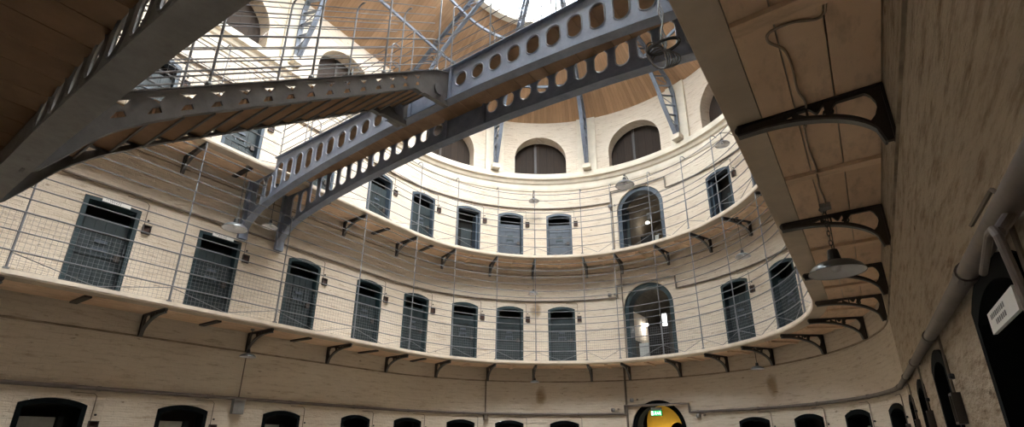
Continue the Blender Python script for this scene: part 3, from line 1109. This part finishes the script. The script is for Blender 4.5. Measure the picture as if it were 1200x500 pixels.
def lamp(rad, a, r, z, ztop, label, chain=True, proto={}):
    key = (rad,)
    if key not in proto: proto[key] = Proto(make_lamp(rad, 0)[0])
    s = rad / .26
    p = W(a, z, r)
    o = proto[key].put(p, 0, label, 'pendant lamps under the galleries')
    for ch in list(o.children):
        if ch.name.startswith('chain'): bpy.data.objects.remove(ch)
    mb = MB()
    z0 = .24 * s
    L = ztop - z
    if chain:
        n = int((L - z0) / .05)
        for k in range(n):
            c = z0 + (k + .5) * (L - z0) / n
            h = (L - z0) / n * .68
            e = [(cos(w) * .014, 0, c + sin(w) * h) if k % 2 else (0, cos(w) * .014, c + sin(w) * h) for w in [2 * pi * j / 8 for j in range(8)]]
            mb.tube(e, .0042, 5, closed=True)
        mb.tube([(.018, .01, z0), (.026, .0, (z0 + L) / 2), (.012, .005, L)], .005, 5)
    else:
        mb.tube([(0, 0, z0), (0, 0, L)], .008, 6)
    mb.build('chain', 'chain', o)
    mb = MB(); mb.lathe([(0, 0), (.04, 0), (.045, -.012), (.03, -.035), (0, -.04)], 14, (0, 0, L)); mb.build('chain_rose', 'boxgrey', o)
    return o


zs1, zs2 = ZG[1] - .12, ZG[2] - .12
lamp(.255, aR(5.80), 5.487, 2.98, zs1, 'large grey pendant lamp on a chain under the near right gallery')
lamp(.255, aL(4.90), 5.27, 5.72, zs2, 'broad grey pendant lamp under the upper gallery beside the bridge haunch')
lamp(.18, aL(5.78), 5.5, 6.14, zs2, 'small grey pendant lamp below the bridge end at the left wall', False)
lamp(.17, aL(5.82), 5.5, 3.07, zs1, 'pale pendant lamp under the lower gallery at the left wall', False)
lamp(.155, aD(127.6), 5.45, 3.17, zs1, 'pale pendant lamp under the lower gallery left of the arch', False)
lamp(.165, aD(52.6), 5.45, 3.13, zs1, 'pale pendant lamp under the lower gallery right of the arch', False)
lamp(.17, aD(127.8), 5.45, 6.15, zs2, 'small pendant lamp under the upper gallery left of the arch', False)
lamp(.20, aD(51.5), 5.45, 6.12, zs2, 'small pendant lamp under the upper gallery right of the arch', False)


def lamp_bracket(rad, a, r, z, label, tilt=0):
    o = lamp(rad, a, r, z, z + .42, label, False)
    mb = MB()
    n = nrm(a)
    d = RW - r
    mb.tube([(0, 0, .40), (n[0] * d * .5, n[1] * d * .5, .47), (n[0] * (d - .04), n[1] * (d - .04), .40)], .012, 6)
    mb.build('wall_arm', 'pipe', o)
    if tilt: o.rotation_euler = tilt
    return o


lamp_bracket(.19, aD(127.3), 5.45, ZG[2] + 2.28, 'small pendant lamp on a wall arm above the upper gallery, left of the arch')
lamp_bracket(.21, aD(52.6), 5.45, ZG[2] + 2.30, 'small pendant lamp on a wall arm above the upper gallery, far right')
lamp_bracket(.33, aD(92.2), 5.45, ZG[2] + 2.50, 'broad grey dish lamp just above the upper gallery archway')

# cable stapled along the near right gallery underside to the big lamp
cp = [(5.76, 2.35), (5.75, 2.65), (5.74, 2.73), (5.70, 2.87), (5.56, 2.82), (5.44, 2.83), (5.42, 2.91), (5.49, 3.04), (5.51, 3.23), (5.51, 3.51), (5.54, 3.72), (5.50, 4.0), (5.49, 4.38),
      (5.51, 4.77), (5.50, 5.19), (5.52, 5.59), (5.50, 5.75), (5.49, 5.80)]
cab = []
for k in range(1, len(cp) - 2):
    for t in range(6):
        t /= 6
        q = [Vector(p) for p in cp[k - 1:k + 3]]
        v = .5 * (2 * q[1] + (q[2] - q[0]) * t + (2 * q[0] - 5 * q[1] + 4 * q[2] - q[3]) * t * t + (3 * q[1] - q[0] - 3 * q[2] + q[3]) * t ** 3)
        cab.append((v.x, v.y))
root = thing('cable', 'wavy cable stapled along the near gallery underside', 'cable', (5.5, 4, ZG[1] - .13))
mb = MB(); mb.tube([(x, y, ZG[1] - .130 - (.05 if 3.77 < y < 3.95 or 4.85 < y < 5.06 else 0)) for x, y in cab], .0085, 6); mb.build('cord', 'cord', root, (5.5, 4, ZG[1] - .13))
mb = MB(); mb.box((5.46, 5.66, ZG[1] - .165), (5.56, 5.76, ZG[1] - .121)); mb.build('terminal_box', 'boxgrey', root, (5.5, 4, ZG[1] - .13))

# ------------------------------------------------------------------ the two iron bridges
def dep(x):
    x = abs(x)
    T = [(0, .47), (1.1, .48), (2, .53), (3, .60), (3.9, .70), (4.4, .78), (4.9, .87), (5.4, 1.00), (5.75, 1.2), (5.98, 1.48)]
    for (x0, d0), (x1, d1) in zip(T[:-1], T[1:]):
        if x <= x1: return d0 + (d1 - d0) * (x - x0) / (x1 - x0)
    return T[-1][1]


def make_bridge(yn, yf, z, label, side_open, im='iron'):
    O = (0, (yn + yf) / 2, z)
    root = thing('footbridge', label, 'bridge', O, 0, 'iron footbridges')
    ztop = lambda x: z + .20 if abs(x) < 4.985 else z - .125
    zbot = lambda x: z + .0 - dep(x)
    hw = .125

    def oval(c):
        zt, hh = (z + .03, .27 + .017 * c * c) if abs(c) < 4.85 else (z - .19, .55 + .25 * (abs(c) - 5))
        zb = zt - hh
        w = hw
        r = min(w, hh / 2)

        def hi(u): return zt - r + r * sqrt(max(1 - ((u - c) / w) ** 2, 0))
        def lo(u): return zb + r - r * sqrt(max(1 - ((u - c) / w) ** 2, 0))
        return (c - w, c + w, lo, hi)
    for which, y in (('near', yn), ('far', yf)):
        cs = [s * (.69 + .37 * k) for s in (-1, 1) for k in range(14)]
        holes = [oval(c) for c in cs]
        us = [-5.98 + k * 11.96 / 60 for k in range(61)] + [-4.9851, -4.985, 4.985, 4.9851, -.5, .5]
        for c in cs: us += [c - hw * cos(pi * k / 14) for k in range(15)]
        mp = lambda u, v, w, y=y: (u, y + w, v)
        mb = MB(); mb.plate(us, ztop, zbot, holes, mp, -.012, .012)
        g = mb.build('girder', im, root, O)
        bx = [-5.98 + k * 11.96 / 80 for k in range(81)]
        mb = MB(); mb.ribbon([(x, zbot(x) - .008) for x in bx], .085, .018, mp); mb.build('bottom_flange', im, g, O)
        mb = MB(); mb.ribbon([(-4.98, z + .205), (4.98, z + .205)], .075, .018, mp); mb.build('top_flange', im, g, O)
        for c in cs:     # raised rims round the ovals
            h = oval(c)
            pts = [(c - hw * cos(pi * k / 12), h[3](c - hw * cos(pi * k / 12))) for k in range(13)] + [(c + hw * cos(pi * k / 12), h[2](c + hw * cos(pi * k / 12))) for k in range(1, 12)]
            mb = MB(); mb.tube([(u, y - .013, v) for u, v in pts], .014, 4, closed=True)
            mb.build('hole_rim', 'rim' if z > 6 else im, g, O)
        mb = MB()
        for x in ((-.52, .46) if which == 'near' else (-.46, .5)) if z > 6 else (-2.4,):
            mb = MB(); mb.box((x - .03, y - .05, zbot(x)), (x + .03, y + .05, z + .195))
            mb.build('stiffener', im, g, O)
        for s in (-1, 1):
            mb = MB(); mb.box((s * 5.93 - .05, y - .10, z - 1.62), (s * 5.93 + .05, y + .10, z - .13)); mb.build('wall_shoe', im, g, O)
    # deck: boards, crossing beams
    mb = MB()
    zb, zt = z - .0, z + .05
    n = 33
    for k in range(n):
        x0 = -4.98 + k * 9.96 / n
        x1 = x0 + 9.96 / n - .008
        mb.box((x0, yn + .014, zb + .0), (x1, yf - .014, zt))
    mb.build('deck_boards', 'tread', root, O)
    # railings on both sides
    for which, y in (('near', yn), ('far', yf)):
        spans = [(-4.97, 4.97)]
        if side_open == which or side_open == 'both': spans = [(-4.97, -.62), (.42, 4.97)]
        side = thing('railing', None, None)
        side.parent = root
        side.location = (0, 0, 0)
        for h in (.36, .56, .76, .98, 1.2, 1.42, 1.64):
            mb = MB()
            for s0, s1 in spans: mb.tube([(s0, y, z + h), (s1, y, z + h)], .011 if h == .98 else .008, 5)
            mb.build('rail', 'rail', side, O)
        xs = [-4.9, -3.75, -2.5, -1.25, -.62, .42, 1.3, 2.6, 3.8, 4.9] if which == 'near' else [-4.9, -3.2, -1.9, -.6, .7, 2.0, 3.3, 4.9]
        for x in xs:
            mb = MB()
            pth = [(x, y, z + .2), (x, y, z + 1.62)]
            sg_ = 1 if which == 'near' else -1
            for k in range(1, 7):
                w = pi * .7 * k / 6
                pth.append((x, y + sg_ * .12 * (1 - cos(w)), z + 1.62 + .12 * sin(w)))
            mb.tube(pth, .014, 6); mb.build('post', 'rail', side, O)
    return root


make_bridge(BR2[0], BR2[1], ZG[2] + .015, 'far upper iron footbridge with oval holed girders where the stair arrives', 'near')
make_bridge(BR1[0], BR1[1], ZG[1] + .015, 'dark near footbridge overhead at the foot of the iron stair', 'far', 'nearbridge')

# ------------------------------------------------------------------ iron stair between the bridges
XS = (.40, -.60)
O = (-.1, .7, ZG[1])
st = thing('iron_staircase', 'dark iron stair rising from the near bridge to the far one', 'stairs', O)


def s_top(y):
    if y > 4.95: return 7.31 + (y - 4.95) * .55
    return 4.32 + .772 * (y - 1.09)


SB = [(.66, 3.335), (.70, 3.34), (.76, 3.385), (.85, 3.52), (.92, 3.63), (1.0, 3.77), (1.12, 3.93), (1.26, 4.08), (1.4, 4.21), (1.55, 4.335)]


def s_bot(y):
    if y <= SB[-1][0]:
        for (y0, z0), (y1, z1) in zip(SB[:-1], SB[1:]):
            if y <= y1: return z0 + (z1 - z0) * (y - y0) / (y1 - y0)
    b = s_top(y) - .322
    if y > 4.6:
        b = min(b, 6.71)
        if y > 4.85: b = 6.71 + .0 * y
    if y > 4.75: b = 6.74 + (y - 4.75) * .15
    return b


NS, RISE = 18, 3.6 / 18
GO = RISE / .772
for sx, X in enumerate(XS):
    holes, us = [], []
    for k in range(15):
        c = 1.06 + k * .252
        if c > 4.75: continue
        if sx == 1: continue
        up0, up1 = c - .02, c + .12
        f_hi = lambda u, c=c: s_top(c + .05) - .065 + (u - c - .05) * .62
        f_lo = lambda u, c=c: s_top(c + .05) - .065 + (u - c - .05) * .62 - .085 * (1 - abs(u - (c + .085)) / .11 if u < c + .085 else max(0, 1 - (u - c - .085) / .035))
        holes.append((up0, up1, lambda u, l=f_lo, h=f_hi: min(l(u), h(u)), f_hi))
        us += [up0, c + .085, up1, c + .03]
        g0, g1 = c + .02, c + .13
        e_lo = lambda u, c=c: s_top(u) - .27 + .0 * c
        e_hi = lambda u, c=c: s_top(u) - .27 + .07 * min(1, max(0, (u - c - .02) / .03), ) * min(1, max(0, (c + .13 - u) / .03))
        holes.append((g0, g1, e_lo, e_hi))
        us += [g0, g0 + .03, g1 - .03, g1]
    if sx == 1:
        for k in range(2, 16):
            yk, zk = .58 + GO * k, ZG[1] + .035 + RISE * k
            g0, g1 = yk + .03, yk + .165
            holes.append((g0, g1, lambda u: s_top(u) - .285, lambda u, zk=zk: max(s_top(u) - .284, zk - .06)))
            us += [g0 + (g1 - g0) * q / 4 for q in range(5)]
    us += [.66 + k * (5.37 - .66) / 90 for k in range(91)] + [y for y, _ in SB]
    mp = lambda u, v, w, X=X: (X + w, u, v)
    mb = MB(); mb.plate(us, s_top, s_bot, holes, mp, .012, -.012)
    g = mb.build('stringer', 'stairiron', st, O)
    by = [.66 + k * (5.37 - .66) / 90 for k in range(91)]
    mb = MB(); mb.ribbon([(y, s_bot(y) - .006) for y in by], .045, .014, mp); mb.build('bottom_flange', 'stairiron', g, O)
    mb = MB(); mb.ribbon([(y, s_top(y) + .006) for y in by], .04, .014, mp); mb.build('top_flange', 'stairiron', g, O)
    # round boss at the head of the stringer
    mb = MB()
    mb.tube([(X + .02, 5.12, 7.02), (X + .045, 5.12, 7.02)], .10, 20)
    mb.build('head_boss', 'stairiron', g, O)
z0 = ZG[1] + .035
for k in range(1, NS):
    z = z0 + RISE * k
    y = .60 + GO * k - .02
    mb = MB(); mb.box((XS[1] + .014, y, z - .035), (XS[0] - .014, y + GO + .03, z)); tr = mb.build('tread', 'tread', st, O)
    mb = MB(); mb.box((XS[1] + .014, y + GO + .012, z - .052), (XS[0] - .014, y + GO + .03, z - .0355)); mb.build('tread_shadow_bar', 'stairiron', tr, O)  # dark bar added to draw the shadow line between treads
for k in range(1, NS + 1):
    z = z0 + RISE * k
    y = .60 + GO * k - .02
    if k == NS: continue
    mb = MB(); mb.box((XS[1] + .014, y + .012, z - RISE), (XS[0] - .014, y + .034, z - .035)); mb.build('riser', 'tread', st, O)
OFF = (.16, .33, .50, .68, .86, 1.04, 1.22, 1.40, 1.58, 1.78)
for X, nm in zip(XS, ('right', 'left')):
    side = thing('railing', None, None); side.parent = st
    for h in OFF:
        mb = MB(); ends = [(X, .72, s_top(.72) + h), (X, 4.95, s_top(4.95) + h)]
        if h == .68 or h == .33:
            for k in range(1, 9):
                w = pi * 1.35 * k / 8
                ends.append((X, 4.95 + .07 * sin(w) + .05, s_top(4.95) + h + .05 - .07 * (1 - cos(w)) * .8))
        mb.tube(ends, .0135 if h == .68 else .0085, 6); mb.build('rail', 'rail', side, O)
    for y in ((.72, 1.77, 2.87, 3.98, 5.08) if nm == 'right' else (.8, 1.84, 2.94, 4.05, 5.1)):
        zt = s_top(y)
        mb = MB()
        pth = [(X, y, zt), (X, y, zt + 1.80)]
        sg_ = -1 if nm == 'right' else 1
        for k in range(1, 7):
            w = pi * .7 * k / 6
            pth.append((X + sg_ * .12 * (1 - cos(w)), y, zt + 1.80 + .12 * sin(w)))
        mb.tube(pth, .015, 6)
        mb.lathe([(0, .05), (.03, .045), (.04, .02), (.04, 0), (0, 0)], 10, (X, y, zt + .01))
        mb.build('post', 'rail', side, O)
    if nm == 'left':
        mb = MB(); t = .0022
        for k in range(36):
            y = .75 + k * .07
            mb.face([(X, y - t, s_top(y) + .02), (X, y + t, s_top(y) + .02), (X, y + t, s_top(y) + .86), (X, y - t, s_top(y) + .86)])
        for k in range(13):
            h = .03 + .07 * k
            mb.face([(X, .75, s_top(.75) + h - t), (X, 3.2, s_top(3.2) + h - t), (X, 3.2, s_top(3.2) + h + t), (X, .75, s_top(.75) + h + t)])
        mb.build('wire_netting', 'rail', side, O)
# round lamp-like collar under the stair head
root = thing('round_drum', 'short pale round drum fixed under the stair head beside the bridge', 'fitting', (-.78, 5.2, 6.98))
mb = MB(); mb.tube([(-.80, 5.10, 6.98), (-.80, 5.38, 6.98)], [.10, .10], 20); mb.build('drum', 'boxgrey', root, (-.78, 5.2, 6.98))
mb = MB(); mb.tube([(-.80, 5.085, 6.98), (-.80, 5.12, 6.98)], [.115, .115], 20); mb.build('rim', 'iron', root, (-.78, 5.2, 6.98))

# tangle of chain and cable hung from the far bridge
O = (4.12, 5.28, 6.2)
root = thing('hanging_cable_coil', 'tangled coil of cable and chain hanging on the far bridge girder', 'cable coil', O)
mb = MB()
for k in range(3):
    mb.tube([(4.20 + .012 * k + .02 * sin(j * 1.3 + k), 5.27, 7.0 - j * .09) for j in range(13)], .010, 5)
mb.build('chain', 'chain', root, O)
mb = MB()
for k in range(6):
    cx, cz, rx, rz_ = 4.10 + .02 * k, 5.98 - .015 * k, .10 + .012 * k, .24 - .02 * k
    mb.tube([(cx + rx * cos(w) - .07 * sin(w), 5.25 + .012 * k, cz + rz_ * sin(w)) for w in [2 * pi * j / 20 for j in range(20)]], .010, 5, closed=True)
mb.build('coil', 'chain', root, O)
mb = MB()
mb.tube([(4.20 + .20 * cos(w), 5.26 - .05 * sin(w), 6.08 + .05 * sin(w)) for w in [2 * pi * j / 22 for j in range(22)]], .022, 6, closed=True)
mb.build('hoop', 'cap', root, O)

# ------------------------------------------------------------------ roof trusses
def make_truss(i, a):
    n = nrm(a)
    base = W(a, WSILL, 5.9)
    loc = thing('roof_truss', 'truss', 'roof truss', base, rotz(a), 'lattice roof trusses')
    # local: -y points to the hall axis, u = distance from the axis
    mp = lambda u, v, w: (w, -(5.9 - u), v - WSILL)
    outer = [(5.80, 11.28), (5.84, 12.2), (5.80, 13.0), (5.62, 13.45), (4.6, 14.16), (3.7, 14.76), (2.9, 15.28), (1.5, 16.2), (.12, 17.1)]
    inner = [(5.66, 11.28), (5.40, 11.75), (5.14, 12.2), (4.92, 12.75), (4.62, 13.28), (4.15, 13.8), (3.5, 14.3), (2.9, 14.72), (1.5, 15.65), (.12, 16.5)]
    for nm, pts in (('outer_chord', outer), ('inner_chord', inner)):
        mb = MB()
        for w in (-.045, .045):
            mb.ribbon(pts, .022, .05, lambda u, v, q, w=w: mp(u, v, q + w))
        mb.ribbon(pts, .06, .012, mp)
        mb.build(nm, 'trussiron', loc)

    def at(pts, t):
        L = [0]
        for p, q in zip(pts[:-1], pts[1:]): L.append(L[-1] + hypot(q[0] - p[0], q[1] - p[1]))
        d = t * L[-1]
        for k in range(len(pts) - 1):
            if d <= L[k + 1] + 1e-9:
                f = (d - L[k]) / (L[k + 1] - L[k])
                return (pts[k][0] + (pts[k + 1][0] - pts[k][0]) * f, pts[k][1] + (pts[k + 1][1] - pts[k][1]) * f)
        return pts[-1]
    K = 22
    for k in range(1, K):
        p, q = at(outer, k / K), at(inner, k / K)
        mb = MB(); mb.ribbon([p, q], .045, .016, mp)
        if k % 2 and k < K - 1:
            mb.ribbon([p, at(inner, (k + 1) / K)], .012, .014, mp)
        mb.build('lattice_bar', 'trussiron', loc)
    mb = MB()
    mb.box((-.15, -.26, -.0), (.15, -.0, .15)); mb.box((-.12, -.22, .15), (.12, -.02, .21))
    mb.build('foot_block', 'cream', loc)
    return loc


tn = ['second left of the arches', 'first left of the arches', 'first right of the arches', 'second right of the arches', 'third left', 'fourth left', 'fifth left',
      'third right', 'fourth right', 'fifth right']
pt = Proto(make_truss(0, TRUSS[0]))
for k, a in enumerate(TRUSS):
    pt.put(W(a, WSILL, 5.9), rotz(a), 'blue grey lattice roof truss standing on a wall block, ' + tn[k], 'lattice roof trusses')
# ring of purlin bars tying the trusses together
av = asamples(A0, A1, .3, 2.0)
root = thing('purlin_ring', 'blue grey bars tying the roof trusses together below the boards', 'roof bar', (0, YC, 13.5))
for r, z in ((4.55, 14.05), (3.3, 14.9)):
    mb = MB(); mb.sweep([(r - .03, z - .05), (r + .03, z - .05), (r + .03, z + .05), (r - .03, z + .05)], av)
    mb.build('purlin', 'trussiron', root, (0, YC, 13.5))

# ------------------------------------------------------------------ camera
cam = bpy.data.cameras.new('camera')
co = bpy.data.objects.new('camera', cam)
COL.objects.link(co)
f_px, cy = 590.137, 305.315
r = Vector((0.8234595163, 0.5673421239, 0.0061105993))
u = Vector((0.1876467144, -0.2824890679, 0.9407383468))
w = Vector((-0.5354466692, 0.7735133101, 0.3390781967))
mat = Matrix(((r.x, u.x, -w.x, 5.52687), (r.y, u.y, -w.y, 0), (r.z, u.z, -w.z, 1.35), (0, 0, 0, 1)))
co.matrix_world = mat
cam.sensor_width = 36
cam.sensor_fit = 'HORIZONTAL'
cam.lens = f_px * 36 / 1200
cam.shift_y = (cy - 250) / 1200
cam.clip_start = .02
scn.camera = co

# ------------------------------------------------------------------ light: bright overcast sky over the glass roof
wd = bpy.data.worlds.new('sky')
scn.world = wd
wd.use_nodes = True
nt = wd.node_tree
bg = nt.nodes['Background']
bg.inputs[0].default_value = (.90, .95, 1.0, 1)
bg.inputs[1].default_value = 6.0
sun = bpy.data.lights.new('overcast_sun', 'SUN')
sun.energy = 5.5
sun.angle = R_(75)
sun.color = (1.0, .965, .92)
so = bpy.data.objects.new('overcast_sun', sun)
COL.objects.link(so)
so.rotation_euler = (R_(14), R_(36), 0)

scn.view_settings.view_transform = 'Standard'
scn.view_settings.look = 'None'
scn.view_settings.gamma = 1
scn.view_settings.exposure = 1.74
scn.view_settings.use_curve_mapping = False
scn.cycles.max_bounces = 8
scn.cycles.diffuse_bounces = 3
